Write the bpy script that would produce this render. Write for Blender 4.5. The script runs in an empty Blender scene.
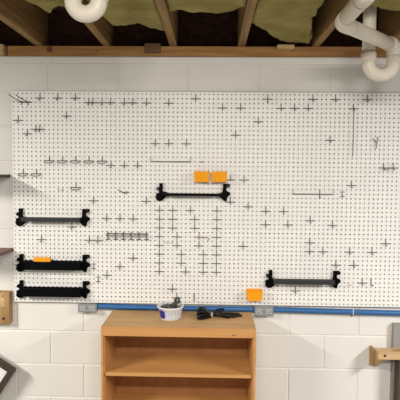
import bpy, bmesh, math, random
from mathutils import Vector, Matrix, noise, Euler
random.seed(7)
S = bpy.context.scene
C = S.collection
PI = math.pi

# ------------------------------------------------------------------ materials
def mat(name, col, rough=0.6, var=0.0, scale=(8, 8, 8), bump=0.0, bscale=None, dark=None, metal=0.0, spec=0.5, detail=4.0, bdist=0.004):
    m = bpy.data.materials.new(name); m.use_nodes = True
    nt = m.node_tree; N = nt.nodes; L = nt.links
    b = N['Principled BSDF']
    b.inputs['Base Color'].default_value = (*col, 1)
    b.inputs['Roughness'].default_value = rough
    b.inputs['Metallic'].default_value = metal
    b.inputs['Specular IOR Level'].default_value = spec
    if var or bump or dark:
        tc = N.new('ShaderNodeTexCoord'); mp = N.new('ShaderNodeMapping')
        mp.inputs['Scale'].default_value = scale
        L.new(tc.outputs['Object'], mp.inputs['Vector'])
        nz = N.new('ShaderNodeTexNoise'); nz.inputs['Scale'].default_value = 1.0
        nz.inputs['Detail'].default_value = detail
        L.new(mp.outputs['Vector'], nz.inputs['Vector'])
        if var or dark:
            d = dark or tuple(c * (1 - var) for c in col)
            r = N.new('ShaderNodeValToRGB')
            r.color_ramp.elements[0].position = 0.35; r.color_ramp.elements[0].color = (*d, 1)
            r.color_ramp.elements[1].position = 0.65; r.color_ramp.elements[1].color = (*col, 1)
            L.new(nz.outputs['Fac'], r.inputs['Fac']); L.new(r.outputs['Color'], b.inputs['Base Color'])
        if bump:
            src = nz
            if bscale:
                src = N.new('ShaderNodeTexNoise'); src.inputs['Scale'].default_value = bscale
                src.inputs['Detail'].default_value = 5
                L.new(tc.outputs['Object'], src.inputs['Vector'])
            bp = N.new('ShaderNodeBump'); bp.inputs['Strength'].default_value = bump
            bp.inputs['Distance'].default_value = bdist
            L.new(src.outputs['Fac'], bp.inputs['Height']); L.new(bp.outputs['Normal'], b.inputs['Normal'])
    return m

M = dict(
    wall=mat('painted_block', (.80, .775, .725), .75, .05, (2.2, 2.2, 2.2), .35, 160),
    floor=mat('concrete', (.24, .23, .21), .8, .2, (3, 3, 3), .2, 60),
    board=mat('white_hardboard', (.86, .845, .80), .45, .035, (3, 3, 3)),
    strip=mat('furring_pine', (.50, .36, .20), .8, .2, (30, 30, 3)),
    wire=mat('grey_wire', (.12, .115, .105), .55, spec=.3),
    core=mat('hardboard_core', (.055, .036, .022), .85, spec=.1),
    greyboard=mat('grey_board', (.30, .29, .265), .7, .12, (4, 4, 9)),
    wirelight=mat('pale_wire', (.42, .37, .30), .5),
    pink=mat('reddish_tip', (.55, .25, .17), .5),
    rod=mat('rod_wire', (.22, .21, .19), .45),
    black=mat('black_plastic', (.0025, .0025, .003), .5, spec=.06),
    blackgrey=mat('dusty_lit_black', (.030, .030, .030), .65, spec=.3),  # black shelf greyed for dust and for lamp light painted into its top
    orange=mat('orange_plastic', (.90, .355, .006), .5, spec=.2),
    ply=mat('birch_plywood', (.60, .305, .10), .5, dark=(.53, .255, .08), scale=(2, 14, 30)),
    plytop=mat('worn_plywood', (.54, .33, .14), .6, dark=(.46, .27, .105), scale=(3, 16, 8)),
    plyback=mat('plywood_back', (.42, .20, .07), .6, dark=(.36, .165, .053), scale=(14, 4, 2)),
    lumber=mat('pine_lumber', (.60, .40, .21), .7, dark=(.47, .29, .13), scale=(3, 30, 30)),
    lumberold=mat('aged_lumber', (.42, .26, .105), .7, dark=(.26, .145, .05), scale=(14, 14, 5)),
    knot=mat('dark_knot', (.012, .008, .006), .8),
    joist=mat('joist_fir', (.36, .215, .075), .75, dark=(.21, .115, .035), scale=(40, 2.5, 40), bump=.2),
    sill=mat('sill_fir', (.40, .205, .06), .75, dark=(.27, .125, .035), scale=(3, 40, 40)),
    sillpale=mat('sill_pale', (.55, .38, .17), .75, .2, (30, 30, 30)),
    silldark=mat('sill_dark', (.15, .07, .03), .75, .3, (6, 30, 30)),
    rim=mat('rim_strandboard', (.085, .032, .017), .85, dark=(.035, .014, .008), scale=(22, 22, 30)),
    sub=mat('subfloor', (.20, .12, .06), .85, .4, (12, 12, 12)),
    insul=mat('yellow_fibreglass', (.40, .335, .105), .95, dark=(.27, .22, .06), scale=(7, 7, 7), bump=.9, bscale=45, bdist=.02),
    pvc=mat('white_pvc', (.80, .73, .61), .4, .05, (9, 9, 9)),
    pvcband=mat('pvc_edge', (.62, .52, .42), .5),
    primer=mat('purple_primer', (.66, .50, .43), .5, .4, (40, 40, 40)),
    blue=mat('blue_conduit', (.028, .125, .33), .4, spec=.5),
    grey=mat('grey_box', (.27, .275, .285), .5, .15, (60, 60, 60)),
    greylight=mat('grey_outlet', (.42, .43, .44), .5),
    greydark=mat('outlet_slot', (.05, .05, .05), .6),
    white=mat('white_plastic', (.80, .80, .82), .35),
    labelblue=mat('label_blue', (.018, .03, .26), .4),
    labelpale=mat('label_pale', (.48, .56, .74), .45),
    labelgreen=mat('label_green', (.50, .60, .42), .45),
    hardware=mat('dark_hardware', (.085, .08, .075), .5, .6, (60, 60, 60)),
    steel=mat('steel_hardware', (.30, .29, .27), .4, metal=.6),
    cord=mat('black_cord', (.0025, .0025, .003), .25, spec=.3),
    tie=mat('pale_tie', (.60, .52, .38), .5),
    shelfwood=mat('brown_shelf', (.20, .095, .06), .55, .3, (20, 3, 20)),
    shelfdark=mat('dark_shelf', (.055, .04, .032), .55, .2, (20, 3, 20)),
    frame=mat('dark_frame', (.055, .038, .025), .6, .5, (70, 70, 70)),
    panel=mat('white_panel', (.80, .79, .75), .6),
    post=mat('dark_post', (.085, .062, .045), .8, .4, (30, 30, 4)),
)

# ------------------------------------------------------------------ helpers
def link(name, me, m, parent=None):
    o = bpy.data.objects.new(name, me); C.objects.link(o)
    if m is not None:
        me.materials.clear(); me.materials.append(M[m] if isinstance(m, str) else m)
    if parent: o.parent = parent
    return o

def obj(name, bm, m, parent=None, smooth=False, loc=None):
    bmesh.ops.recalc_face_normals(bm, faces=bm.faces[:])
    me = bpy.data.meshes.new(name); bm.to_mesh(me); bm.free()
    if smooth:
        for p in me.polygons: p.use_smooth = True
    o = link(name, me, m, parent)
    if loc: o.location = loc
    return o

def tag(o, label=None, cat=None, group=None, kind=None):
    if label: o['label'] = label
    if cat: o['category'] = cat
    if group: o['group'] = group
    if kind: o['kind'] = kind
    return o

def empty(name, loc, label, cat, group=None):
    o = bpy.data.objects.new(name, None); C.objects.link(o); o.location = loc
    return tag(o, label, cat, group)

def copy_tree(o, parent=None):
    c = o.copy(); C.objects.link(c)
    if parent: c.parent = parent
    for ch in list(o.children): copy_tree(ch, c)
    return c

def box(bm, x0, x1, y0, y1, z0, z1, bev=0.0):
    r = bmesh.ops.create_cube(bm, size=1.0)
    vs = r['verts']
    for v in vs:
        v.co = Vector((x0 + (v.co.x + .5) * (x1 - x0), y0 + (v.co.y + .5) * (y1 - y0), z0 + (v.co.z + .5) * (z1 - z0)))
    if bev:
        es = list({e for v in vs for e in v.link_edges})
        bmesh.ops.bevel(bm, geom=es, offset=bev, segments=2, affect='EDGES', profile=.7)
    return bm

def nbox(*a, bev=0.0):
    return box(bmesh.new(), *a, bev=bev)

def tube(bm, pts, r, seg=8, cap=True, radii=None, flat=1.0):
    pts = [Vector(p) for p in pts]; n = len(pts); rings = []
    t0 = (pts[1] - pts[0]).normalized()
    up = Vector((0, 0, 1)) if abs(t0.z) < .9 else Vector((0, 1, 0))
    nrm = (up - t0 * up.dot(t0)).normalized()
    for i, p in enumerate(pts):
        t = (pts[min(i + 1, n - 1)] - pts[max(i - 1, 0)]).normalized()
        nrm = (nrm - t * nrm.dot(t)).normalized(); bn = t.cross(nrm)
        rr = radii[i] if radii else r
        rings.append([bm.verts.new(p + nrm * rr * flat * math.cos(2 * PI * k / seg) + bn * rr * math.sin(2 * PI * k / seg)) for k in range(seg)])
    for a, b in zip(rings, rings[1:]):
        for k in range(seg):
            bm.faces.new((a[k], a[(k + 1) % seg], b[(k + 1) % seg], b[k]))
    if cap:
        bm.faces.new(rings[0][::-1]); bm.faces.new(rings[-1])
    return bm

def smooth_path(pts, n=6):
    """Catmull-Rom through the points."""
    P = [Vector(p) for p in pts]; P = [P[0] * 2 - P[1]] + P + [P[-1] * 2 - P[-2]]
    out = []
    for i in range(1, len(P) - 2):
        for k in range(n):
            t = k / n; a, b, c, d = P[i - 1], P[i], P[i + 1], P[i + 2]
            out.append(.5 * ((2 * b) + (c - a) * t + (2 * a - 5 * b + 4 * c - d) * t * t + (3 * b - a - 3 * c + d) * t ** 3))
    out.append(P[-2]); return out

def arc(c, r, a0, a1, ax, ay, n=10):
    c, ax, ay = Vector(c), Vector(ax), Vector(ay)
    return [c + ax * r * math.cos(a0 + (a1 - a0) * k / n) + ay * r * math.sin(a0 + (a1 - a0) * k / n) for k in range(n + 1)]

def lathe(bm, prof, c=(0, 0, 0), seg=40):
    rings = []
    for r, z in prof:
        rings.append([bm.verts.new((c[0] + r * math.cos(2 * PI * k / seg), c[1] + r * math.sin(2 * PI * k / seg), c[2] + z)) for k in range(seg)])
    for a, b in zip(rings, rings[1:]):
        for k in range(seg): bm.faces.new((a[k], a[(k + 1) % seg], b[(k + 1) % seg], b[k]))
    bm.faces.new(rings[0][::-1]); bm.faces.new(rings[-1])
    return bm

def prism(bm, pts, y0, y1):
    """Outline in x, z extruded along y."""
    a = [bm.verts.new((x, y0, z)) for x, z in pts]; b = [bm.verts.new((x, y1, z)) for x, z in pts]
    n = len(pts)
    bm.faces.new(a); bm.faces.new(b[::-1])
    for k in range(n): bm.faces.new((a[k], b[k], b[(k + 1) % n], a[(k + 1) % n]))
    return bm

def annulus(bm, cx, cz, R, r, y0, y1, n=18):
    rings = []
    for (rad, y) in ((R, y0), (r, y0), (r, y1), (R, y1)):
        rings.append([bm.verts.new((cx + rad * math.cos(2 * PI * k / n), y, cz + rad * math.sin(2 * PI * k / n))) for k in range(n)])
    for i in range(4):
        a, b = rings[i], rings[(i + 1) % 4]
        for k in range(n): bm.faces.new((a[k], a[(k + 1) % n], b[(k + 1) % n], b[k]))
    return bm

# ------------------------------------------------------------------ the room
CH, BW, MJ = .2004, .4025, .0065          # course height, block length, half joint
def block_wall():
    bm = bmesh.new()
    def panel(x0, x1, z0, z1):
        d = MJ; e = .0055
        o = [bm.verts.new(p) for p in ((x0, .005, z0), (x1, .005, z0), (x1, .005, z1), (x0, .005, z1))]
        g = [bm.verts.new((x, .005, z)) for x, z in ((x0 + d * .4, z0 + d * .4), (x1 - d * .4, z0 + d * .4), (x1 - d * .4, z1 - d * .4), (x0 + d * .4, z1 - d * .4))]
        j = random.uniform(-.0004, .0004)
        i = [bm.verts.new((x, j, z)) for x, z in ((x0 + d + e * .2, z0 + d), (x1 - d, z0 + d), (x1 - d, z1 - d), (x0 + d + e * .2, z1 - d))]
        for a, b in ((o, g), (g, i)):
            for k in range(4): bm.faces.new((a[k], a[(k + 1) % 4], b[(k + 1) % 4], b[k]))
        bm.faces.new(i)
    for c in range(11):
        off = -.94 if c % 2 == 0 else -.742
        x = off - 5 * BW
        z0, z1 = c * CH, (c + 1) * CH
        if c == 10: z1 = 2.170
        while x < 2.9:
            panel(x, x + BW, z0, z1); x += BW
    panel(-2.95, 2.95, 2.170, 2.2045)
    bmesh.ops.remove_doubles(bm, verts=bm.verts[:], dist=.0002)
    return bm
bm = block_wall()
box(bm, -2.95, 2.95, .0056, .2, 0, 2.2045)
w = obj('wall_back', bm, 'wall'); tag(w, kind='structure')
fl = obj('floor', nbox(-2.95, 2.95, -4.2, .2, -.1, 0), 'floor'); tag(fl, kind='structure')
ce = obj('ceiling', nbox(-2.95, 2.95, -4.2, .2, 2.497, 2.52), 'sub'); tag(ce, kind='structure')
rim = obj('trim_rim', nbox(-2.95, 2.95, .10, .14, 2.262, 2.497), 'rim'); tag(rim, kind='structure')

# sill plates on top of the wall
def structural(name, bm, m):
    o = obj(name, bm, m); tag(o, kind='structure'); return o
s = structural('trim_sill', nbox(-1.172, 1.9, -.004, .14, 2.2065, 2.262, bev=.002), 'sill')
obj('knot', nbox(-.945, -.915, -.0055, -.003, 2.228, 2.258, bev=.001), 'silldark', s)
obj('knot', nbox(-.668, -.652, -.0055, -.003, 2.23, 2.236, bev=.0008), 'silldark', s)
structural('trim_sill_end', nbox(-2.6, -1.192, -.022, .14, 2.2065, 2.268, bev=.003), 'sillpale')
blk = obj('wood_shim', nbox(-.383, -.293, -.028, -.0045, 2.222, 2.274, bev=.002), 'silldark')
tag(blk, 'dark brown wooden block wedged over the sill plate joint above the wall', 'block')
bmc = nbox(.36, .455, -.060, -.0045, 2.236, 2.2585, bev=.004)
for v in bmc.verts: v.co.z += .006 * math.sin(v.co.x * 70)
chip = obj('wood_scrap', bmc, 'sillpale')
tag(chip, 'small pale scrap of wood against the sill plate under the sagging insulation', 'scrap')

# joists
JX = [-1.39, -.99, -.602, -.222, .166, .585, .985, 1.39, -1.79, 1.79, -2.19, 2.19]
jl = ['beyond the far left one', 'nearest the left end of the visible ceiling', 'beside the white pipe bend at left',
      'left of the pegboard middle, ending beside the dark block', 'right of the pegboard middle, left of the sagging insulation',
      'right of the sagging insulation, behind the drain pipe elbow', 'behind the right drain pipe loop', 'at far right']
for k, x in enumerate(JX):
    h = .020
    j = structural('trim_joist', nbox(x - h, x + h, -4.2, .098, 2.263, 2.496, bev=.002), 'joist')

# insulation batts
def batt(x0, x1, ends, ynear, zb=2.272, sag=.0, seed=0, rag=.02):
    nu, nv, nw = 26, 26, 8
    bm = bmesh.new(); V = {}
    def yend(t):
        q = t * (len(ends) - 1); i = min(int(q), len(ends) - 2); f = q - i
        return ends[i] * (1 - f) + ends[i + 1] * f
    for i in range(nu + 1):
        for j in range(nv + 1):
            for k in range(nw + 1):
                if i in (0, nu) or j in (0, nv) or k in (0, nw):
                    u, v, ww = i / nu, j / nv, k / nw
                    ye = yend(u)
                    y = ye + (ynear - ye) * v
                    x = x0 + (x1 - x0) * u
                    z = zb + (2.492 - zb) * ww
                    n1 = noise.noise(Vector((x * 9 + seed, y * 9, z * 9))); n2 = noise.noise(Vector((x * 28 + seed, y * 28, z * 28 + 5)))
                    if k < nw:
                        z += (n1 * .016 + n2 * .006) - sag * math.exp(-v * 5) * math.sin(PI * min(1, max(0, u * 1.05)))
                    if v < .5:
                        y -= (.5 - v) * (n1 * 2.2 + n2) * rag - (0 if v > 0 else (.03 * (abs(ww - .45)) ** 2 * -1))
                    if i in (0, nu): x += (n2 * .003) * (1 if i == 0 else -1)
                    V[i, j, k] = bm.verts.new((x, y, z))
    def q(a, b, c, d): bm.faces.new((V[a], V[b], V[c], V[d]))
    for i in range(nu):
        for j in range(nv):
            for k in (0, nw): q((i, j, k), (i + 1, j, k), (i + 1, j + 1, k), (i, j + 1, k))
        for k in range(nw):
            for j in (0, nv): q((i, j, k), (i + 1, j, k), (i + 1, j, k + 1), (i, j, k + 1))
    for j in range(nv):
        for k in range(nw):
            for i in (0, nu): q((i, j, k), (i, j + 1, k), (i, j + 1, k + 1), (i, j, k + 1))
    return bm
for x0, x1, ends, yn, zb, sag, sd, lab in (
    (-.965, -.627, [-.95, -.92, -.80, -.50, -.57, -.60], -1.3, 2.285, .0, 1, 'yellow fibreglass batt with a hanging flap, left of the white pipe bend'),
    (-.577, -.247, [-.91, -.91, -.48, -.36, -.37, -.38, -.36, -.33, -.30, -.27, -.24], -.92, 2.275, .0, 2, 'wide yellow fibreglass batt with a slanting ragged edge right of the white pipe bend'),
    (-.197, .141, [-.55, -.57, -.56, -.60, -.62], -1.3, 2.275, .0, 3, 'yellow fibreglass batt set back between the two joists at the middle of the ceiling'),
    (.191, .54, [-.36, -.26, -.17, -.07, -.03, -.02], -1.3, 2.268, .0, 4, 'yellow fibreglass batt sagging low to the sill plate, left of the drain pipe elbow'),
    (.612, .958, [-.64, -.60, -.54, -.52, -.50], -1.3, 2.285, .0, 5, 'yellow fibreglass batt above the drain pipe at the right'),
):
    bm_ = batt(x0, x1, ends, yn, zb, sag, sd)
    if sd == 4:                                   # torn right edge: a gap opens beside the joist away from the wall
        for v in bm_.verts:
            t = (v.co.x - x0) / (x1 - x0)
            pull = .075 * max(0, min(1, (-.08 - v.co.y) / .35)) + .02 * noise.noise(Vector((v.co.y * 14, 3, v.co.z * 8)))
            v.co.x -= max(0, t - .35) / .65 * max(0, pull) * 1.0
    b = obj('insulation_batt', bm_, 'insul', smooth=True)
    tag(b, lab, 'insulation', 'insulation between the joists')

# ------------------------------------------------------------------ drain pipes
PR = .030
def pipe_fit(parent, pts, r, name, m='pvc', n=6, seg=20):
    return obj(name, tube(bmesh.new(), smooth_path(pts, n) if n else pts, r, seg), m, parent, True)
pr_ = empty('drain_pipe', (.76, -.47, 2.1), 'white drain pipe with a trap loop and long arm in front of the right joists', 'pipe', 'white drain pipes')
pr_o = Vector((.76, -.47, 2.1))
def L(p): return Vector(p) - pr_o
drop_x, ris_x, py_ = .733, .851, -.47
zc = 2.070
obj('drop_pipe', tube(bmesh.new(), [L((drop_x, py_, 2.49)), L((drop_x, py_, zc + .015))], PR, 20), 'pvc', pr_, True)
u = arc((drop_x + .059, py_, zc), .059, PI, 2 * PI, (1, 0, 0), (0, 0, 1), 16)
trap = obj('trap_bend', tube(bmesh.new(), [L(p) for p in u], PR * 1.0, 20), 'pvc', pr_, True)
obj('collar', tube(bmesh.new(), [L((drop_x, py_, zc - .002)), L((drop_x, py_, zc + .045))], PR * 1.17, 20), 'pvc', pr_, True)
obj('collar', tube(bmesh.new(), [L((ris_x, py_, zc - .002)), L((ris_x, py_, zc + .030))], PR * 1.17, 20), 'pvc', pr_, True)
E1 = Vector((.851, py_, 2.146)); E2 = Vector((.513, -.815, 2.145)); E3 = Vector((.511, -1.75, 2.148))
d12 = (E2 - E1).normalized(); d23 = (E3 - E2).normalized()
el1 = [L((ris_x, py_, zc + .025)), L(E1 - Vector((0, 0, .02))), L(E1 + d12 * .012 + Vector((0, 0, -.002))), L(E1 + d12 * .055)]
obj('elbow', tube(bmesh.new(), smooth_path(el1, 6), PR * 1.12, 20), 'pvc', pr_, True)
obj('arm_pipe', tube(bmesh.new(), [L(E1 + d12 * .04), L(E2 - d12 * .03)], PR, 20), 'pvc', pr_, True)
el2 = [L(E2 - d12 * .07), L(E2 - d12 * .022), L(E2 + d23 * .022), L(E2 + d23 * .07)]
elb = obj('elbow', tube(bmesh.new(), smooth_path(el2, 6), PR * 1.05, 20), 'pvc', pr_, True)
obj('outlet_pipe', tube(bmesh.new(), [L(E2 + d23 * .05), L(E3)], PR, 20), 'pvc', pr_, True)
for a, dd in ((E2 + d23 * .072, d23), (E2 + d23 * .25, d23)):
    obj('primer_ring', tube(bmesh.new(), [L(a), L(a + dd * .010)], PR * 1.02, 20), 'primer', pr_, True)
for a, dd in ((Vector((drop_x, py_, zc + .046)), Vector((0, 0, 1))), (Vector((ris_x, py_, zc + .031)), Vector((0, 0, 1)))):
    obj('joint_ring', tube(bmesh.new(), [L(a), L(a + dd * .004)], PR * 1.1, 20), 'pvcband', pr_, True)
obj('coupling', tube(bmesh.new(), [L(E2 + d23 * .27), L(E2 + d23 * .36)], PR * 1.13, 20), 'pvc', pr_, True)

p2 = empty('drain_pipe', (-.453, -1.03, 2.158), 'white drain pipe U bend hanging at the top left below the joists', 'pipe', 'white drain pipes')
rb = .0475
ub = arc((0, 0, 0), rb, PI, 2 * PI, (1, 0, 0), (0, 0, 1), 20)
obj('trap_bend', tube(bmesh.new(), ub, PR * 1.0, 22), 'pvc', p2, True)
for sx in (-1, 1):
    obj('leg_pipe', tube(bmesh.new(), [(sx * rb, 0, -.005), (sx * rb, 0, .320)], PR, 22), 'pvc', p2, True)
    obj('collar', tube(bmesh.new(), [(sx * rb, 0, .004), (sx * rb, 0, .045)], PR * 1.16, 22), 'pvc', p2, True)

# ------------------------------------------------------------------ pegboard
PITCH = .0254
HX0, HZ0, YF, TH = -1.1324, 1.9888, -.025, .006
def HX(c): return HX0 + PITCH * c
def HZ(r): return HZ0 - PITCH * r
def pegboard(nc=96, nr=48, r=.0043):
    V, F, MI = [], [], []
    corner = {}
    for s_, y in ((0, YF), (1, YF + TH)):
        for i in range(nc + 1):
            for j in range(nr + 1):
                corner[s_, i, j] = len(V); V.append((HX0 + (i - .5) * PITCH, y, HZ0 - (j - .5) * PITCH))
    for i in range(nc):
        for j in range(nr):
            cx, cz = HX(i), HZ(j); ring = {}
            for s_, y in ((0, YF), (1, YF + TH)):
                ring[s_] = []
                for k in range(8):
                    a = PI / 8 + k * PI / 4
                    ring[s_].append(len(V)); V.append((cx + r * math.cos(a), y, cz + r * math.sin(a)))
                o = ring[s_]
                # corners: ++ , -+ , -- , +-
                cs = [corner[s_, i + 1, j], corner[s_, i, j], corner[s_, i, j + 1], corner[s_, i + 1, j + 1]]
                for q in range(4):
                    a, b, c2 = o[2 * q], o[2 * q + 1], o[(2 * q + 2) % 8]
                    f1 = (cs[q], b, a); f2 = (cs[q], cs[(q + 1) % 4], c2, b)
                    F.append(f1 if s_ else f1[::-1]); F.append(f2 if s_ else f2[::-1]); MI += [s_, s_]
            for k in range(8):
                F.append((ring[0][k], ring[0][(k + 1) % 8], ring[1][(k + 1) % 8], ring[1][k])); MI.append(1)
    def edge(a, b): F.append((corner[0, a[0], a[1]], corner[0, b[0], b[1]], corner[1, b[0], b[1]], corner[1, a[0], a[1]])); MI.append(0)
    for i in range(nc): edge((i, 0), (i + 1, 0)); edge((i + 1, nr), (i, nr))
    for j in range(nr): edge((0, j + 1), (0, j)); edge((nc, j), (nc, j + 1))
    me = bpy.data.meshes.new('pegboard'); me.from_pydata(V, [], F); me.update()
    me.polygons.foreach_set('material_index', MI)
    return me
pb = link('pegboard', pegboard(), None)
pb.data.materials.append(M['board']); pb.data.materials.append(M['core'])
tag(pb, 'large white perforated pegboard mounted on the painted block wall', 'pegboard')
for z0, z1 in ((HZ(.85), HZ(.15)), (HZ(46.85), HZ(46.15)), (HZ(23.85), HZ(23.15))):
    obj('furring_strip', nbox(-1.138, 1.28, YF + TH + .0002, -.0006, z0, z1), 'strip', pb)

# ------------------------------------------------------------------ hooks
YW = YF - .0026
def cross_mesh(peg=.016, below=.0125, half=.028, rw=.0022, tip=.006):
    bm = bmesh.new()
    pts = [(0, YF + .004, PITCH), (0, YW - .0005, PITCH), (0, YW - .0005, 0), (0, YW - .0005, -below)]
    pts = [(0, YF + .005, PITCH), (0, YW, PITCH), (0, YW, PITCH * .5), (0, YW, -below + .004), (0, YW - .004, -below), (0, YW - peg, -below), (0, YW - peg - .003, -below + .003), (0, YW - peg - .003, -below + tip)]
    tube(bm, pts, rw, 6)
    me = bpy.data.meshes.new('pegboard_hook'); bmesh.ops.recalc_face_normals(bm, faces=bm.faces[:]); bm.to_mesh(me); bm.free()
    b2 = tube(bmesh.new(), [(-half, YW - .0046, 0), (half, YW - .0046, 0)], rw, 6)
    m2 = bpy.data.meshes.new('crossbar'); b2.to_mesh(m2); b2.free()
    for m_ in (me, m2): m_.materials.append(M['wire'])
    return me, m2
def loop_mesh(rw=.0022, half=.028):
    bm = tube(bmesh.new(), [(0, YF + .005, PITCH), (0, YW, PITCH), (0, YW, PITCH * .5), (0, YW, -.006)], rw, 6)
    me = bpy.data.meshes.new('cradle_hook'); bmesh.ops.recalc_face_normals(bm, faces=bm.faces[:]); bm.to_mesh(me); bm.free()
    b2 = tube(bmesh.new(), [(-half, YW - .0046, 0), (half, YW - .0046, 0)], rw, 6)
    m2 = bpy.data.meshes.new('crossbar'); b2.to_mesh(m2); b2.free()
    pts = []
    for k in range(13):
        a = PI * k / 12
        pts.append((-half * math.cos(a), YW - .005 - .020 * math.sin(a), -.013 * math.sin(a) ** .6 if 0 < k < 12 else 0))
    b3 = tube(bmesh.new(), pts, rw * 1.1, 6)
    m3 = bpy.data.meshes.new('loop'); b3.to_mesh(m3); b3.free()
    for m_ in (me, m2, m3): m_.materials.append(M['wire'])
    return me, m2, m3
MESH = {'cross': cross_mesh(), 'tall': cross_mesh(below=.021), 'col': cross_mesh(peg=.013, below=.0135, rw=.0020), 'short': cross_mesh(peg=.010, below=.004, half=.02),
        'loop': loop_mesh()}
def hook(kind, c, r, label, group, name='pegboard_hook', dy=0.0, rot=0.0):
    ms = MESH[kind]
    root = bpy.data.objects.new(name, ms[0]); C.objects.link(root)
    root.location = (HX(c), dy, HZ(r)); root.rotation_euler = (0, rot, 0)
    tag(root, label, 'hook', group)
    for m_, nm in zip(ms[1:], ('crossbar', 'loop')):
        ch = bpy.data.objects.new(nm, m_); C.objects.link(ch); ch.parent = root
    return root
ORD = ['first', 'second', 'third', 'fourth', 'fifth', 'sixth', 'seventh', 'eighth']
GS = 'wire cross hooks on the pegboard'
# single cross hooks: column, row, what sets it apart
for c, r, t in (
    (6, 1, 'grey wire cross hook at the board top, first right of the long double arm hook'),
    (10, 1, 'grey wire cross hook at the board top, second right of the long double arm hook'),
    (14, 1, 'grey wire cross hook at the board top, third right of the long double arm hook'),
    (1, 6, 'grey cross hook nearest the left board edge, below the long double arm hook'),
    (3, 9, 'grey cross hook just below and left of the touching pair near the left edge'),
    (12, 5, 'lone grey cross hook between the top row and the row of cradle hooks at left'),
    (41, 1, 'lone cross hook at the board top, above and left of the orange bin pair'),
    (47, 3, 'left one of two cross hooks high above the right orange bin'),
    (51, 3, 'right one of two cross hooks high above the right orange bin'),
    (50, 9, 'lone cross hook midway between the board top and the right orange bin'),
    (55, 6, 'lone cross hook below the three hook row in the upper right part of the board'),
    (67, 1, 'second from left of the four cross hooks along the board top at right'),
    (72, 1, 'third from left of the four board top hooks at right, with a curled tip'),
    (79, 1, 'fourth and rightmost cross hook along the board top, under the drain trap'),
    (60, 3, 'left hook of the three hook row in the upper right part of the board'),
    (63, 3, 'middle hook of the three hook row in the upper right part of the board'),
    (66, 3, 'right hook of the three hook row in the upper right part of the board'),
    (71, 10, 'cross hook with a curled tip, left of the long hanging wire rod'),
    (76, 20, 'cross hook straight below the lower end of the long hanging wire rod'),
    (22, 16, 'left hook of the three cross hooks right of the cradle hook row'),
    (25, 16, 'middle hook of the three cross hooks right of the cradle hook row'),
    (28, 16, 'right hook of the three cross hooks right of the cradle hook row'),
    (32, 11, 'left hook of the three cross hooks above the nearer left long wire bar'),
    (35, 11, 'middle hook of the three cross hooks above the nearer left long wire bar'),
    (39, 11, 'right hook of the three cross hooks above the nearer left long wire bar'),
    (52, 19, 'right one of two cross hooks beside the right orange bin'),
    (13, 30, 'cross hook hidden closely under the right end of the uppermost left black shelf'),
    (18, 24, 'cross hook above and right of the uppermost left black shelf'),
    (30, 24, 'cross hook left of the black shelf that sits under the orange bin pair'),
    (21, 28, 'left hook of the three cross hooks above the small tool rack'),
    (24, 28, 'middle hook of the three cross hooks above the small tool rack'),
    (27, 28, 'right hook of the three cross hooks above the small tool rack'),
    (49, 24, 'cross hook touching the right bracket of the shelf under the orange bin pair'),
    (53, 25, 'cross hook a little right of the shelf under the orange bin pair'),
    (57, 26, 'upper left of four hooks set in a square right of the hook columns'),
    (61, 26, 'upper right of four hooks set in a square right of the hook columns'),
    (57, 29, 'lower left of four hooks set in a square right of the hook columns'),
    (62, 29, 'lower right of four hooks set in a square right of the hook columns'),
    (67, 28, 'cross hook with a bent tip below the left half of the right long wire bar'),
    (72, 29, 'cross hook below the right end of the right long wire bar'),
    (6, 33, 'lone cross hook between the uppermost and middle left black shelves'),
    (27, 37, 'upper of three cross hooks descending diagonally below the small tool rack'),
    (24, 39, 'middle of three cross hooks descending diagonally below the small tool rack'),
    (21, 41, 'lower of three cross hooks descending diagonally below the small tool rack'),
    (52, 34, 'lone cross hook right of the hook columns, above the orange bin near the bottom'),
    (67, 33, 'upper of two stacked cross hooks above the lower right black shelf'),
    (67, 35, 'lower of two stacked cross hooks above the lower right black shelf'),
    (70, 35, 'cross hook just right of the stacked pair above the lower right black shelf'),
    (73, 38, 'cross hook just above the right bracket of the lower right black shelf'),
    (76, 35, 'left of two level cross hooks up and right of the lower right shelf bracket'),
    (81, 35, 'right of two level cross hooks up and right of the lower right shelf bracket'),
    (84, 33, 'rightmost cross hook in the lower half of the board'),
    (77, 38, 'cross hook right of the bracket tip of the lower right black shelf'),
    (79, 42, 'low cross hook right of the lower right shelf, beside a straight peg'),
    (36, 44, 'upper of two cross hooks right above the white tub'),
    (37, 46, 'lower of two cross hooks right above the white tub, behind its contents'),
    (64, 44, 'cross hook half hidden below the lower right black shelf'),
):
    hook('cross', c, r, t, GS)
hook('tall', 57, 1, 'first from left of the four board top hooks at right, with a long stem', GS)
hook('short', 49, 19, 'left smaller one of two cross hooks beside the right orange bin', GS)
# pairs whose crossbars overlap: the second sits a wire's width further out
for (c, r), a in (((5, 8), 'near the left board edge, above the lone hook'), ((17, 2), 'at left end of the upper left hook row'),
                  ((17, 33), 'left of the small tool rack'), ((83, 16), 'at the far right below the bent hook')):
    hook('cross', c, r, 'left one of two joined cross hooks ' + a, 'joined hook pairs')
    st = {5: 1, 17: 1 if r == 2 else 2, 83: 2}[c]
    hook('cross', c + st, r, 'right one of two joined cross hooks ' + a, 'joined hook pairs', dy=-.0095)
for k, c in enumerate((20, 22, 25, 27, 30, 35)):
    hook('cross', c, 2, f'{ORD[k]} from left of six cross hooks in the upper left hook row', 'upper left hook row', dy=-.0095 if c in (22, 27) else 0)
for k, (cs) in enumerate(((33,) * 8, (36, 36, 36, 37, 37, 38, 38, 39), (40, 41, 41, 42, 42, 43, 43, 43), (46,) * 8)):
    nm = ['straight left column', 'left stepped column', 'right stepped column', 'straight right column'][k]
    for q, c in enumerate(cs):
        hook('col', c, 26 + 2 * q, f'{ORD[q]} cross hook from top, {nm} under the orange bin pair', 'columns of cross hooks', dy=0)
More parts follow.
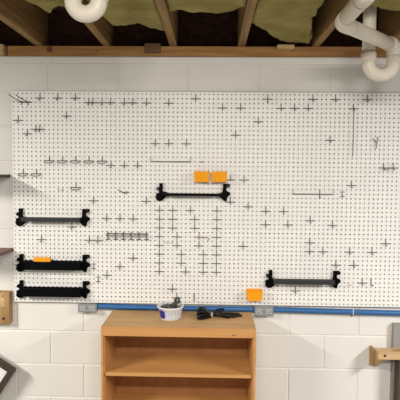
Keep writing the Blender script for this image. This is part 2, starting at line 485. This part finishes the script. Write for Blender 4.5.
for k, c in enumerate((2, 5)):
    hook('loop', c, 18, f'{["left", "right"][k]} one of two cradle hooks near the left edge above the black shelves', 'cradle hooks', 'cradle_hook')
for k, c in enumerate((8, 11, 14, 17, 20)):
    hook('loop', c, 15, f'{ORD[k]} from left in the row of five grey wire cradle hooks', 'cradle hooks', 'cradle_hook')
hook('loop', 14, 21, 'lone cradle hook above the right end of the uppermost left black shelf', 'cradle hooks', 'cradle_hook')

def wire(name, pts, label, r=.0022, m='wire', cat='hook', n=5, group=None):
    o = obj(name, tube(bmesh.new(), smooth_path(pts, n) if n else pts, r, 8), m, None, True)
    tag(o, label, cat, group); return o
# straight pegs
for c, r, t in ((81, 41, 'straight thin peg right of the low cross hook at lower right'), (41, 45, 'straight thin peg right of the white tub, above the blue conduit')):
    x, z = HX(c), HZ(r)
    wire('straight_peg', [(x, YF + .004, z), (x, YW, z), (x, YW, z - .012), (x, YW, z - .030), (x, YW - .006, z - .036), (x, YW - .028, z - .036), (x, YW - .032, z - .028)], t, .0026, n=3)
# two forked ticks above the first left shelf
x, z = HX(10), HZ(21)
o = wire('forked_hook', [(x, YF + .004, z), (x, YW, z), (x, YW, z - .013), (x + .004, YW - .003, z - .017), (x + .026, YW - .003, z - .017), (x + .0254, YW, z - .012), (x + .0254, YW, z), (x + .0254, YF + .004, z)],
         'faint small forked wire hook above the uppermost left black shelf', .0016, 'wirelight', n=3)
# long rods
def rod_bar(c0, c1, r, label, dy=0):
    x0, x1, z = HX(c0), HX(c1), HZ(r)
    root = obj('wire_bar', tube(bmesh.new(), [(x0, YW - .010 + dy, z), (x1, YW - .010 + dy, z)], .0026, 8), 'rod', None, True)
    tag(root, label, 'bar', 'long wire bars')
    for x in (x0, x1):
        obj('bent_end', tube(bmesh.new(), smooth_path([(x, YF + .004, z + PITCH), (x, YW - .001, z + PITCH), (x, YW - .006, z + .012), (x, YW - .010 + dy, z)], 3), .0020, 8), 'wirelight', root, True)
rod_bar(31, 40, 15, 'long horizontal wire bar left of and above the orange bin pair')
rod_bar(63, 72, 22, 'long horizontal wire bar right of the orange bin pair with a hook crossing it')
hook('tall', 69, 22, 'cross hook crossing the right long wire bar', GS, dy=0.0)
# hook with a long hanging rod
h = hook('cross', 76, 3, 'cross hook with a long straight wire rod hanging down from it', GS)
x, z = 0, 0
obj('hanging_rod', tube(bmesh.new(), [(0, YW - .014, .004), (0, YW - .014, -.268)], .0019, 8), 'rod', h, True)
# the double arm in the top left corner
t = empty('double_arm_hook', (HX(2.5), YF, HZ(1.9)), 'long wire hook with two arms reaching out at the top left corner', 'hook')
for k, c in enumerate((-.7, .75)):
    x = c * PITCH
    obj('arm', tube(bmesh.new(), smooth_path([(x, .004, -PITCH * .6), (x, -.004, -PITCH * .55), (x, -.006, 0), (x - .004, -.03, .004), (x - .014, -.09, .013), (x - .020, -.125, .023)], 5), .0026, 8), 'wire', t, True)
obj('crossbar', tube(bmesh.new(), [(-.026, -.0075, -.001), (.040, -.0075, -.001)], .0032, 8), 'wire', t, True)
# bent and odd hooks
x, z = HX(25), HZ(22)
o = wire('bent_hook', [(x - .030, YW - .030, z + .016), (x - .016, YW - .014, z + .006), (x - .004, YW - .003, z - .003), (x + .016, YW - .003, z - .003), (x + .026, YW - .006, z + .002)],
         'bent wire hook with tangled ends, above the three cross hooks over the tool rack', .0024)
obj('prong', tube(bmesh.new(), [(x, YF + .004, z + .002), (x, YW - .002, z), (x + .002, YW - .006, z - .010)], .002, 6), 'wire', o)
obj('prong', tube(bmesh.new(), [(x + PITCH * .5, YW - .003, z + .008), (x + PITCH * .5, YW - .006, z - .010)], .002, 6), 'wire', o)
x, z = HX(81), HZ(10)
o = wire('bent_hook', [(x - .018, YW - .012, z + .012), (x - .006, YW - .006, z - .002), (x + .008, YW - .003, z - .012), (x + .013, YW - .003, z + .010), (x + .012, YF + .004, z + .0254)],
         'crooked wire hook with a drooping tail at upper right, right of the hanging rod', .0021)
obj('tail', tube(bmesh.new(), smooth_path([(x + .008, YW - .003, z - .012), (x + .004, YW - .010, z - .030), (x + .002, YW - .014, z - .042), (x - .006, YW - .016, z - .044)], 4), .002, 6), 'wire', o, True)
x, z = HX(83.5), HZ(16)
wire('spring_clip', [(HX(83), YF + .004, HZ(16)), (HX(83), YW - .014, HZ(16)), (x - .002, YW - .015, z - .012), (x + .006, YW - .015, z - .012), (HX(84), YW - .014, HZ(16)), (HX(84), YF + .004, HZ(16))],
     'V shaped wire clip between the joined hooks at the far right', .0017, cat='clip', n=3)
x, z = HX(44), HZ(32)
o = wire('bent_hook', [(x - .022, YW - .016, z - .002), (x - .004, YW - .006, z), (x + .008, YW - .004, z - .010), (x - .004, YW - .010, z - .020)],
         'small bent wire hook with a reddish tip between the right hook columns', .0019, 'wirelight')
obj('rubber_tip', tube(bmesh.new(), [(x - .026, YW - .017, z - .003), (x - .008, YW - .008, z - .0005)], .0028, 8), 'pink', o, True)
x, z = HX(42), HZ(15)
o = wire('bent_hook', [(x - .002, YF + .004, z), (x, YW - .002, z), (x + .010, YW - .006, z - .001), (x + .020, YW - .010, z)], 'tiny wire hook with a reddish tip just above the left orange bin', .002)
obj('rubber_tip', tube(bmesh.new(), [(x + .012, YW - .0065, z - .001), (x + .026, YW - .012, z + .001)], .003, 8), 'pink', o, True)
x, z = HX(35), HZ(33)
wire('wire_staple', [(x - PITCH, YF + .004, z - .01), (x - PITCH, YW - .001, z - .01), (x - .01, YW - .004, z - .008), (x + .014, YW - .004, z - .010), (x + .030, YW - .002, z - .006)],
     'faint thin sideways wire between the two left hook columns', .0014, 'wirelight', cat='wire', n=3)
x, z = HX(76), HZ(42.4)
wire('bent_hook', [(x - .004, YF + .003, z + .010), (x - .004, YW - .002, z + .010), (x + .004, YW - .010, z - .004), (x + .016, YW - .016, z + .006)],
     'small pale yellowish wire hook right of the lower right shelf bracket', .0019, 'tie', n=4)
# small double bar hooks
for c, r, t_ in ((17.6, 39, 'upper small two bar hook right of the middle left shelf bracket'), (18.7, 41.5, 'lower small two bar hook between the middle and lowest left shelves'),
                 (73.7, 22, 'small two bar hook beyond the right end of the right wire bar')):
    x, z = HX(round(c)), HZ(round(r))
    o = obj('two_bar_hook', tube(bmesh.new(), [(0, YF + .004, .016), (0, YW, .016), (0, YW, -.012), (0, YW - .014, -.014), (0, YW - .016, -.006)], .0018, 6), 'wire')
    o.location = (x, 0, z); tag(o, t_, 'hook', 'small two bar hooks')
    for dz in (.014, -.013):
        obj('bar', tube(bmesh.new(), [(-.013, YW - .004, dz), (.013, YW - .004, dz)], .0017, 6), 'wire', o)

# small tool rack
x0, x1 = HX(21.2), HX(30.2)
rk = empty('tool_rack', (x0, YF, HZ(32)), 'narrow dark wire tool rack with six holders below three cross hooks', 'rack')
W_ = x1 - x0
obj('rail', tube(bmesh.new(), [(-.004, -.006, .014), (W_ + .004, -.006, .014)], .0030, 8), 'wire', rk, True)
obj('rail', tube(bmesh.new(), [(-.004, -.034, .006), (W_ + .004, -.034, .006)], .0026, 8), 'wire', rk, True)
for k in range(6):
    x = .002 + k * (W_ - .004) / 5
    hd = obj('holder', tube(bmesh.new(), smooth_path([(x, -.003, .024), (x, -.006, .014), (x, -.006, -.016), (x, -.012, -.020)], 3), .0024, 6), 'wire', rk, True)
    obj('foot', tube(bmesh.new(), [(x - .014, -.0075, -.018), (x + .014, -.0075, -.018)], .0022, 6), 'wire', hd)
    obj('strut', tube(bmesh.new(), [(x - .010, -.006, .014), (x, -.020, .008), (x + .010, -.034, .006)], .0020, 6), 'wire', hd)

# ------------------------------------------------------------------ black shelves
def bracket(side):
    bm = bmesh.new()
    if side > 0:
        out = [(-.009, .062), (.011, .063), (.013, .050), (.010, .034), (.011, .024), (.018, .019), (.024, .010), (.024, -.002), (.019, -.012), (.015, -.020), (.013, -.035), (.006, -.039),
               (-.006, -.032), (-.020, -.018), (-.030, -.011), (-.033, -.002), (-.030, .010), (-.014, .012), (-.010, .03)]
        prism(bm, out, YF - .001, YF - .016)
        annulus(bm, .019, .052, .0115, .0042, YF - .0012, YF - .0155)
        annulus(bm, .020, .004, .0125, .0032, YF - .0014, YF - .0152)
    else:
        out = [(-.009, .062), (.010, .063), (.011, .040), (.010, .016), (.036, .012), (.036, -.008), (.020, -.026), (.008, -.037), (-.006, -.041), (-.020, -.037), (-.028, -.026), (-.028, -.013),
               (-.018, -.004), (-.011, .006), (-.012, .022), (-.009, .036)]
        prism(bm, out, YF - .001, YF - .016)
        annulus(bm, -.015, .030, .0100, .0036, YF - .0012, YF - .0155)
        annulus(bm, -.017, -.004, .0105, .0030, YF - .0014, YF - .0152)
    return bm
def black_shelf(xl, xr, z, h, tray, label, dd=.055):
    """xl, xr: bracket stems; z: underside of the front; h: height of the front."""
    t = empty('black_shelf', (xl, YF, z), label, 'shelf', 'black shelves on the pegboard')
    w_ = xr - xl
    for side, x in ((-1, 0), (1, w_)):
        o = obj('bracket', bracket(side), 'black', t); o.location = (x, -YF, .008 if not tray else .020)
    yb, yf_ = -.0165, -dd
    xa, xb = .018 if xl < -.5 else .012, w_ - .012
    if not tray:
        obj('deck', nbox(xa, xb, yf_, yb, h - .006, h, bev=.0012), 'blackgrey', t)
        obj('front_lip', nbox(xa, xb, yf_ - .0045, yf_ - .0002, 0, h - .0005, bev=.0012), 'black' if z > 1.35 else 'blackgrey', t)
    else:
        obj('deck', nbox(xa, xb, yf_, yb, 0, .004), 'black', t)
        obj('front_lip', nbox(xa, xb, yf_ - .005, yf_ - .0002, 0, h, bev=.0015), 'black', t)
        bk = nbox(xa, xb, yb - .004, yb, .0042, h)
        n = 13
        for k in range(n):
            xx = xa + (k + .5) * (xb - xa) / n
            box(bk, xx - .006, xx + .006, yb - .003, yb - .001, h, h + .004)
        obj('back_wall', bk, 'black', t)
        for x in (xa, xb - .003):
            obj('side_wall', nbox(x, x + .003, yf_, yb - .0042, .0042, h - .001), 'black', t)
    return t
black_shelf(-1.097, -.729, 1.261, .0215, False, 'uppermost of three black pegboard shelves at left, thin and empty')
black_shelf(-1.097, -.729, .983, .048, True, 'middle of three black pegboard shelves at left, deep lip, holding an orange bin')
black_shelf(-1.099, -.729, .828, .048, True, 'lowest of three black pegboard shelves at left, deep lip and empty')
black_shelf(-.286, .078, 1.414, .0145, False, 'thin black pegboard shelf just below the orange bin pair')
black_shelf(.347, .716, .920, .024, False, 'black pegboard shelf at lower right, dark grey front and empty')

# ------------------------------------------------------------------ orange bins
def orange_bin(x, z, label, w_=.086, h_=.056, d_=.055, y=YF, rot=0.0, tilt=0.0, taper=.0):
    """x: left edge, z: base; back against the board at y."""
    t = empty('orange_bin', (x + w_ / 2, y, z), label, 'bin', 'small orange parts bins')
    bm = bmesh.new(); th = .0022; hw = w_ / 2
    def shell(y0, y1, inner):
        o = th if inner else 0
        return [(-hw + o + taper, y1 - o * -1 if False else y0 - o), (hw - o - taper, y0 - o), (hw - o, y1 + o), (-hw + o, y1 + o)]
    y0, y1 = -.0006, -d_
    lo = [(-hw + .003, y0), (hw - .003, y0), (hw - .003, y1 + .006), (-hw + .003, y1 + .006)]
    hi = [(-hw, y0), (hw, y0), (hw, y1), (-hw, y1)]
    li = [(-hw + .003 + th, y0 - th), (hw - .003 - th, y0 - th), (hw - .003 - th, y1 + .006 + th), (-hw + .003 + th, y1 + .006 + th)]
    hi2 = [(-hw + th, y0 - th), (hw - th, y0 - th), (hw - th, y1 + th), (-hw + th, y1 + th)]
    A = [bm.verts.new((a, b, 0)) for a, b in lo]; B = [bm.verts.new((a, b, h_)) for a, b in hi]
    D = [bm.verts.new((a, b, h_)) for a, b in hi2]; E_ = [bm.verts.new((a, b, th)) for a, b in li]
    bm.faces.new(A); bm.faces.new(E_)
    for P, Q in ((A, B), (B, D), (D, E_)):
        for k in range(4): bm.faces.new((P[k], P[(k + 1) % 4], Q[(k + 1) % 4], Q[k]))
    body = obj('bin_body', bm, 'orange', t)
    rim_ = bmesh.new(); n = 7
    for k in range(n):
        xx = -hw + (k + .5) * w_ / n
        box(rim_, xx - w_ / n * .33, xx + w_ / n * .33, y1, y1 + th, h_, h_ + .0035, bev=.0006)
        box(rim_, xx - w_ / n * .33, xx + w_ / n * .33, y0 - th, y0, h_, h_ + .0035, bev=.0006)
    obj('toothed_rim', rim_, 'orange', t)
    t.rotation_euler = (tilt, rot, 0)
    return t
orange_bin(-.0955, 1.4945, 'left orange parts bin of the pair above the black shelf, mid board', rot=.02)
orange_bin(.0045, 1.4945, 'right orange parts bin of the pair above the black shelf, mid board', rot=-.02)
orange_bin(.2130, .820, 'orange parts bin low on the board, above the blue conduit and bookcase corner')
orange_bin(-1.015, .9875, 'orange parts bin sitting in the middle left black shelf', w_=.096, h_=.060, y=YF - .0350, d_=.0175, tilt=-.26)

# ------------------------------------------------------------------ conduit and boxes
def conduit(x0, x1, z0, z1, label):
    r = .0150; bm = bmesh.new(); pts = []; rad = []
    n = int((x1 - x0) / .0052)
    for k in range(n + 1):
        f = k / n; x = x0 + (x1 - x0) * f
        pts.append((x, -.0200, z0 + (z1 - z0) * f - .003 * math.sin(PI * f))); rad.append(r + (.0010 if k % 2 else 0))
    tube(bm, pts, r, 14, True, rad)
    o = obj('conduit', bm, 'blue', None, True); tag(o, label, 'conduit', 'blue conduit runs'); return o
conduit(-.6565, .2585, .761, .757, 'blue ribbed conduit running behind the bookcase between the two grey boxes')
cd2 = conduit(.3675, 1.75, .756, .744, 'blue ribbed conduit running right from the grey box beside the bookcase')
def outlet_box(x0, x1, z0, z1, label):
    t = empty('outlet_box', ((x0 + x1) / 2, 0, (z0 + z1) / 2), label, 'outlet box', 'grey outlet boxes')
    hw, hh = (x1 - x0) / 2, (z1 - z0) / 2
    obj('box_body', nbox(-hw, hw, -.040, -.0006, -hh, hh, bev=.003), 'grey', t)
    pl = obj('cover_plate', nbox(-hw - .001, hw + .001, -.0435, -.0402, -hh - .001, hh + .001, bev=.0012), 'grey', t)
    for sx in (-1, 1):
        f = obj('outlet_face', nbox(sx * .027 - .0165, sx * .027 + .0165, -.0460, -.0436, -.0145, .0145, bev=.0011), 'greylight', t)
        sl = nbox(sx * .027 - .009, sx * .027 + .005, -.0466, -.0461, .0045, .0070)
        box(sl, sx * .027 - .009, sx * .027 + .005, -.0466, -.0461, -.0070, -.0045)
        box(sl, sx * .027 + .008, sx * .027 + .0125, -.0466, -.0461, -.0025, .0025)
        obj('slots', sl, 'greydark', f)
    sc = bmesh.new(); bmesh.ops.create_uvsphere(sc, u_segments=10, v_segments=6, radius=.0035)
    o = obj('screw', sc, 'steel', t, True); o.location = (0, -.044, 0); o.scale = (1, .5, 1)
    return t
outlet_box(-.764, -.6575, .731, .7785, 'grey outlet box on the wall left of the bookcase, under the pegboard corner')
outlet_box(.2595, .3665, .725, .779, 'grey outlet box on the wall at the right back corner of the bookcase')
cl = empty('pipe_strap', (.826, -.02, .7515), 'small white strap holding the blue conduit on the right wall part', 'strap')
obj('band', tube(bmesh.new(), arc((0, 0, 0), .0178, PI * .5, PI * 1.5, (0, 1, 0), (0, 0, 1), 12), .0025, 8), 'white', cl, True)
obj('tab', nbox(-.005, .005, .012, .0203, -.034, -.0165, bev=.001), 'steel', cl)

# ------------------------------------------------------------------ bookcase
BX0, BX1, BYF, BYB, BZT = -.563, .240, -.342, -.040, .745
bc = empty('bookcase', ((BX0 + BX1) / 2, -.19, 0), 'low tan plywood bookcase standing on the floor under the pegboard', 'bookcase')
bo = Vector(bc.location)
def part(name, m, x0, x1, y0, y1, z0, z1, bev=.0015, parent=None):
    o = obj(name, nbox(x0 - bo.x, x1 - bo.x, y0 - bo.y, y1 - bo.y, z0, z1, bev=bev), m, parent or bc); return o
part('top_panel', 'plytop', BX0, BX1, BYF + .0192, BYB, BZT - .019, BZT, .003)
part('side_panel', 'ply', BX0, BX0 + .018, BYF + .0195, BYB, .0, BZT - .0192)
part('face_stile', 'ply', BX0, BX0 + .0118, BYF + .001, BYF + .019, .0, BZT - .001)
part('face_stile', 'ply', BX1 - .0118, BX1, BYF + .001, BYF + .019, .0, BZT - .001)
part('side_panel', 'ply', BX1 - .018, BX1, BYF + .0195, BYB, .0, BZT - .0192)
part('apron', 'ply', BX0 + .012, BX1 - .012, BYF, BYF + .019, BZT - .048, BZT - .0005)
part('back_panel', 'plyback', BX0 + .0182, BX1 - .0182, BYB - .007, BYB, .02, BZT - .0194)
for z in (.480, .240):
    part('shelf_board', 'ply', BX0 + .0182, BX1 - .0182, BYF + .012, BYB - .0072, z, z + .018)
part('shelf_board', 'ply', BX0 + .0182, BX1 - .0182, BYF + .012, BYB - .0072, .055, .073)
part('kick_board', 'ply', BX0 + .0182, BX1 - .0182, BYF + .02, BYF + .038, 0, .0548)
part('knot', 'silldark', .115, .135, BYF - .0002, BYF + .002, .709, .713, .0005)

# ------------------------------------------------------------------ tub of hardware
tc_ = Vector((-.2155, -.180, BZT + .0002))
tub = empty('plastic_tub', tc_, 'round white plastic tub with blue label on the bookcase top', 'tub')
prof = [(.050, 0), (.054, .002), (.0570, .012), (.0665, .062), (.0725, .066), (.0735, .0705), (.0725, .0735), (.069, .073), (.0665, .066), (.0545, .010), (.03, .006)]
obj('tub_body', lathe(bmesh.new(), prof, seg=48), 'white', tub, True)
def tub_r(z): return .0570 + (z - .012) / .050 * (.0665 - .0570) + .0004
def label_patch(a0, a1, z0, z1, n=8):
    bm = bmesh.new(); rows = []
    for z in (z0, z1):
        for off in (.0, .0006):
            rows.append([bm.verts.new(((tub_r(z) + off) * math.cos(a0 + (a1 - a0) * k / n), (tub_r(z) + off) * math.sin(a0 + (a1 - a0) * k / n), z)) for k in range(n + 1)])
    a, b, c, d = rows[0], rows[1], rows[3], rows[2]
    R = [a, b, c, d]
    for i in range(4):
        P, Q = R[i], R[(i + 1) % 4]
        for k in range(n): bm.faces.new((P[k], P[k + 1], Q[k + 1], Q[k]))
    bm.faces.new([R[i][0] for i in range(4)]); bm.faces.new([R[i][n] for i in range(4)][::-1])
    return bm
rad = math.radians
lb = obj('label', label_patch(rad(204), rad(246), .012, .055), 'labelblue', tub)
obj('print', label_patch(rad(216), rad(238), .0575, .0600, 4), 'labelblue', lb)
pale = bmesh.new()
bmx = []
random.seed(3)
pp = obj('label_print', label_patch(rad(252), rad(330), .012, .017), 'labelpale', tub)
for k, (a0, a1, z0, z1, m_) in enumerate(((250, 258, .024, .052, 'labelpale'), (258, 268, .024, .030, 'labelpale'), (266, 272, .030, .052, 'labelpale'), (276, 284, .024, .052, 'labelpale'), (284, 292, .044, .052, 'labelpale'),
                                          (296, 303, .024, .052, 'labelgreen'), (303, 311, .034, .040, 'labelpale'), (315, 322, .026, .052, 'labelpale'), (324, 330, .026, .036, 'labelgreen'))):
    obj('printed_stroke', label_patch(rad(a0), rad(a1), z0, z1, 3), m_, pp)
# the heap of loose hardware: too many and too small to count
random.seed(11)
hp = bmesh.new()
lathe(hp, [(.0585, .050), (.0585, .054), (.045, .063), (.02, .068), (.004, .069)], seg=20)
for k in range(95):
    a = random.uniform(0, 2 * PI); rr = .054 * math.sqrt(random.random()); z = .058 + .012 * (1 - rr / .06) + random.uniform(0, .006)
    p = Vector((rr * math.cos(a) * .92, rr * math.sin(a) * .92, z)); d = Vector((random.uniform(-1, 1), random.uniform(-1, 1), random.uniform(-.3, .3))).normalized()
    tube(hp, [p - d * random.uniform(.004, .010), p + d * random.uniform(.004, .010)], random.uniform(.0016, .0034), 6)
hpo = obj('loose_hardware', hp, 'hardware'); hpo.location = tc_
tag(hpo, 'heap of small dark screws and fittings filling the white tub', 'hardware', kind='stuff')
st = bmesh.new()
random.seed(5)
for k in range(14):
    a = random.uniform(0, 2 * PI); rr = .05 * math.sqrt(random.random())
    p = Vector((rr * math.cos(a), rr * math.sin(a), .0745 + random.uniform(-.003, .002)))
    d = Vector((random.uniform(-1, 1), random.uniform(-1, 1), random.uniform(-.2, .2))).normalized()
    tube(st, [p - d * .007, p + d * .007], .0018, 6)
o = obj('bright_fittings', st, 'steel'); o.location = tc_; tag(o, 'bright steel screws scattered over the dark heap in the white tub', 'hardware', kind='stuff')
tl = empty('clamp_tool', tc_ + Vector((.020, .004, .079)), 'dark metal clamp piece sticking up out of the white tub', 'tool')
obj('jaw', nbox(-.036, .010, -.009, .009, -.007, .009, bev=.003), 'hardware', tl).rotation_euler = (.1, -.55, .15)
hd_ = bmesh.new(); annulus(hd_, .016, .022, .017, .006, -.010, .010, 20)
obj('head', hd_, 'hardware', tl)
obj('handle', nbox(.000, .036, -.007, .006, -.001, .012, bev=.003), 'hardware', tl).rotation_euler = (0, -.18, .1)

# ------------------------------------------------------------------ bundle of black straps
kx, ky, kz = .005, -.150, BZT
cb = empty('strap_bundle', (kx, ky, kz), 'bundle of glossy black cords tied in the middle lying on the bookcase top', 'cord')
random.seed(21)
for k in range(7):
    a = -1 + 2 * k / 6
    sp = .056 * a; lz = .020 + .026 * (1 - a * a)
    pts = [(.004, a * .006, .012 + .002 * (k % 3)), (-.022, sp * .42, lz * .85), (-.056, sp * .92, lz * 1.1), (-.068, sp, lz * .7), (-.056, sp * 1.0, .0085), (-.022, sp * .5, .0065), (.002, a * .008, .0075)]
    obj('cord_loop', tube(bmesh.new(), smooth_path(pts, 5), .0058, 8, flat=1.35), 'cord', cb, True)
ends = [(.190, .050, .0062), (.175, .036, .0062), (.204, .018, .0062), (.165, -.004, .0062), (.120, -.022, .0062), (.088, .052, .030), (.150, .028, .013), (.105, .010, .016)]
for k, (ex, ey, ez) in enumerate(ends):
    ex *= .86
    a = (k - 3.5) / 3.5
    pts = [(0, a * .006, .010 + .002 * (k % 3)), (ex * .25, ey * .35 + a * .006, .013 + .004 * (k % 3)), (ex * .6, ey * .75 + .006 * math.sin(k * 2), max(ez, .0065) + .005), (ex, ey, ez)]
    obj('cord_end', tube(bmesh.new(), smooth_path(pts, 5), .0054, 8, flat=1.3), 'cord', cb, True)
for k in range(2):
    ri = bmesh.new()
    tube(ri, arc((.004 + .006 * k, 0, .0125), .0125, 0, 2 * PI, (0, 1, 0), (0, 0, 1), 16), .0024, 6)
    obj('tie', ri, 'tie', cb, True)

# ------------------------------------------------------------------ left shelves, cleat and frame
sh1 = obj('wall_shelf', nbox(-1.95, -1.168, -.30, -.0006, 1.509, 1.526, bev=.0015), 'shelfdark'); tag(sh1, 'dark brown wall shelf end at the upper left, seen edge on', 'shelf', 'wall shelves at left')
sh2 = obj('wall_shelf', nbox(-1.95, -1.1535, -.26, -.0006, 1.079, 1.096, bev=.0015), 'shelfwood'); tag(sh2, 'reddish brown wall shelf end at left, level with the middle black shelf', 'shelf', 'wall shelves at left')
for zz, nm in ((1.509, sh1), (1.079, sh2)):
    obj('support_rail', nbox(-1.95, -1.30, -.06, -.0006, zz - .045, zz - .0004, bev=.002), 'shelfdark', nm)
ct = empty('wood_cleat', (-1.23, 0, .75), 'short pine cleat with a dark screw hole on the wall at left', 'cleat')
obj('cleat_block', nbox(-.07, .064, -.052, .0003, -.094, .092, bev=.003), 'lumberold', ct)
obj('cap_block', nbox(-.07, .040, -.0545, -.0524, .010, .091, bev=.0008), 'lumber', ct)
sh = bmesh.new(); tube(sh, [(.031, -.0535, -.062), (.031, -.0515, -.062)], .0075, 14); obj('screw_hole', sh, 'knot', ct)
sh = bmesh.new(); tube(sh, [(.029, -.0555, .072), (.029, -.0535, .072)], .004, 14); obj('screw_hole', sh, 'knot', ct)

# tilted frame: top right corner at (-1.116, .401), right edge runs down to the floor
fr = empty('picture_frame', (-1.116, -.085, .401), 'dark brown frame with white panel standing tilted on its corner at lower left', 'frame')
fa = rad(33.2); FWD, FH, FB = .52, .435, .034
for nm, (x0, x1, z0, z1) in (('frame_rail', (-FWD, 0, -FB, 0)), ('frame_rail', (-FWD, 0, -FH, -FH + FB)), ('frame_stile', (-FB, 0, -FH + FB + .0004, -FB - .0004)), ('frame_stile', (-FWD, -FWD + FB, -FH + FB + .0004, -FB - .0004))):
    obj(nm, nbox(x0, x1, -.014, .014, z0, z1, bev=.002), 'frame', fr)
obj('panel', nbox(-FWD + FB - .003, -FB + .003, .002, .006, -FH + FB - .003, -FB + .003), 'panel', fr)
fr.rotation_euler = (0, fa, 0)

# ------------------------------------------------------------------ right rail and post
rr_ = empty('wood_rail', (.95, 0, .50), 'pine rail with a dark knot hole and notched end bracket on the right wall', 'rail')
ro = Vector((.95, 0, .50))
obj('rail_board', nbox(.0, 1.1, -.104, -.0335, .003, .046, bev=.002), 'lumber', rr_)
eb = bmesh.new()
prof_ = [(-.1045, .046), (-.0006, .046), (-.0006, -.070), (-.075, -.046), (-.1045, -.034)]
a = [eb.verts.new((-.014, y, z)) for y, z in prof_]; b = [eb.verts.new((-.0004, y, z)) for y, z in prof_]
eb.faces.new(a); eb.faces.new(b[::-1])
for k in range(5): eb.faces.new((a[k], b[k], b[(k + 1) % 5], a[(k + 1) % 5]))
obj('end_plate', eb, 'lumberold', rr_)
gs = prism(bmesh.new(), [(.0, .0026), (.030, .0026), (.0, -.034)], -.100, -.040)
obj('gusset', gs, 'lumberold', rr_)
kh = tube(bmesh.new(), [(.039, -.1052, .026), (.039, -.1035, .026)], .0072, 14); obj('knot_hole', kh, 'knot', rr_)
kk = nbox(.09, .14, -.09, -.055, .0455, .0468, bev=.0005); obj('knot', kk, 'lumberold', rr_)
ps = obj('bench_post', nbox(1.072, 1.13, -.100, -.035, 0, .5026, bev=.002), 'post'); tag(ps, 'dark brown post standing on the floor under the right pine rail', 'post')
gb = obj('grey_board', nbox(1.061, 1.55, -.0325, -.0006, 0, .685, bev=.002), 'greyboard'); tag(gb, 'grey upright board against the wall behind the right pine rail', 'board')

# ------------------------------------------------------------------ light
def area(name, loc, size, size_y, power, col, rot=(0, 0, 0)):
    l = bpy.data.lights.new(name, 'AREA'); l.shape = 'RECTANGLE'; l.size = size; l.size_y = size_y; l.energy = power; l.color = col
    o = bpy.data.objects.new(name, l); C.objects.link(o); o.location = loc; o.rotation_euler = rot
area('ceiling_tube_left', (-2.6, -2.3, 2.24), .12, 1.2, 150, (1, .965, .90))
area('ceiling_tube_right', (2.8, -2.2, 2.24), .12, 1.2, 150, (1, .985, .97))
area('wall_fill_near', (.1, -3.0, 2.24), 1.2, .12, 46, (1, .96, .90), (.75, 0, 0))  # added fill lamp out of view, tilted to brighten the wall top
wd = bpy.data.worlds.new('world'); S.world = wd; wd.use_nodes = True
bg = wd.node_tree.nodes['Background']; bg.inputs['Color'].default_value = (1, .96, .90, 1); bg.inputs['Strength'].default_value = .30

# ------------------------------------------------------------------ camera
yaw, pitch, roll = .0225, -.0583, .0086
cy, sy, cp, sp = math.cos(yaw), math.sin(yaw), math.cos(pitch), math.sin(pitch)
f = Vector((-sy * cp, cy * cp, sp)); r_ = Vector((cy, sy, 0)); u_ = r_.cross(f)
c_, s_ = math.cos(roll), math.sin(roll)
R_ = c_ * r_ + s_ * u_; U_ = -s_ * r_ + c_ * u_
cam = bpy.data.cameras.new('camera'); cam.sensor_width = 36; cam.lens = 36 * 480 / 400
co = bpy.data.objects.new('camera', cam); C.objects.link(co)
mw = Matrix((R_, U_, -f)).transposed().to_4x4(); mw.translation = Vector((0, -2.7741, 1.55))
co.matrix_world = mw
S.camera = co
S.view_settings.view_transform = 'Standard'; S.view_settings.look = 'None'
S.view_settings.gamma = 1; S.view_settings.use_curve_mapping = False
S.view_settings.exposure = -0.02
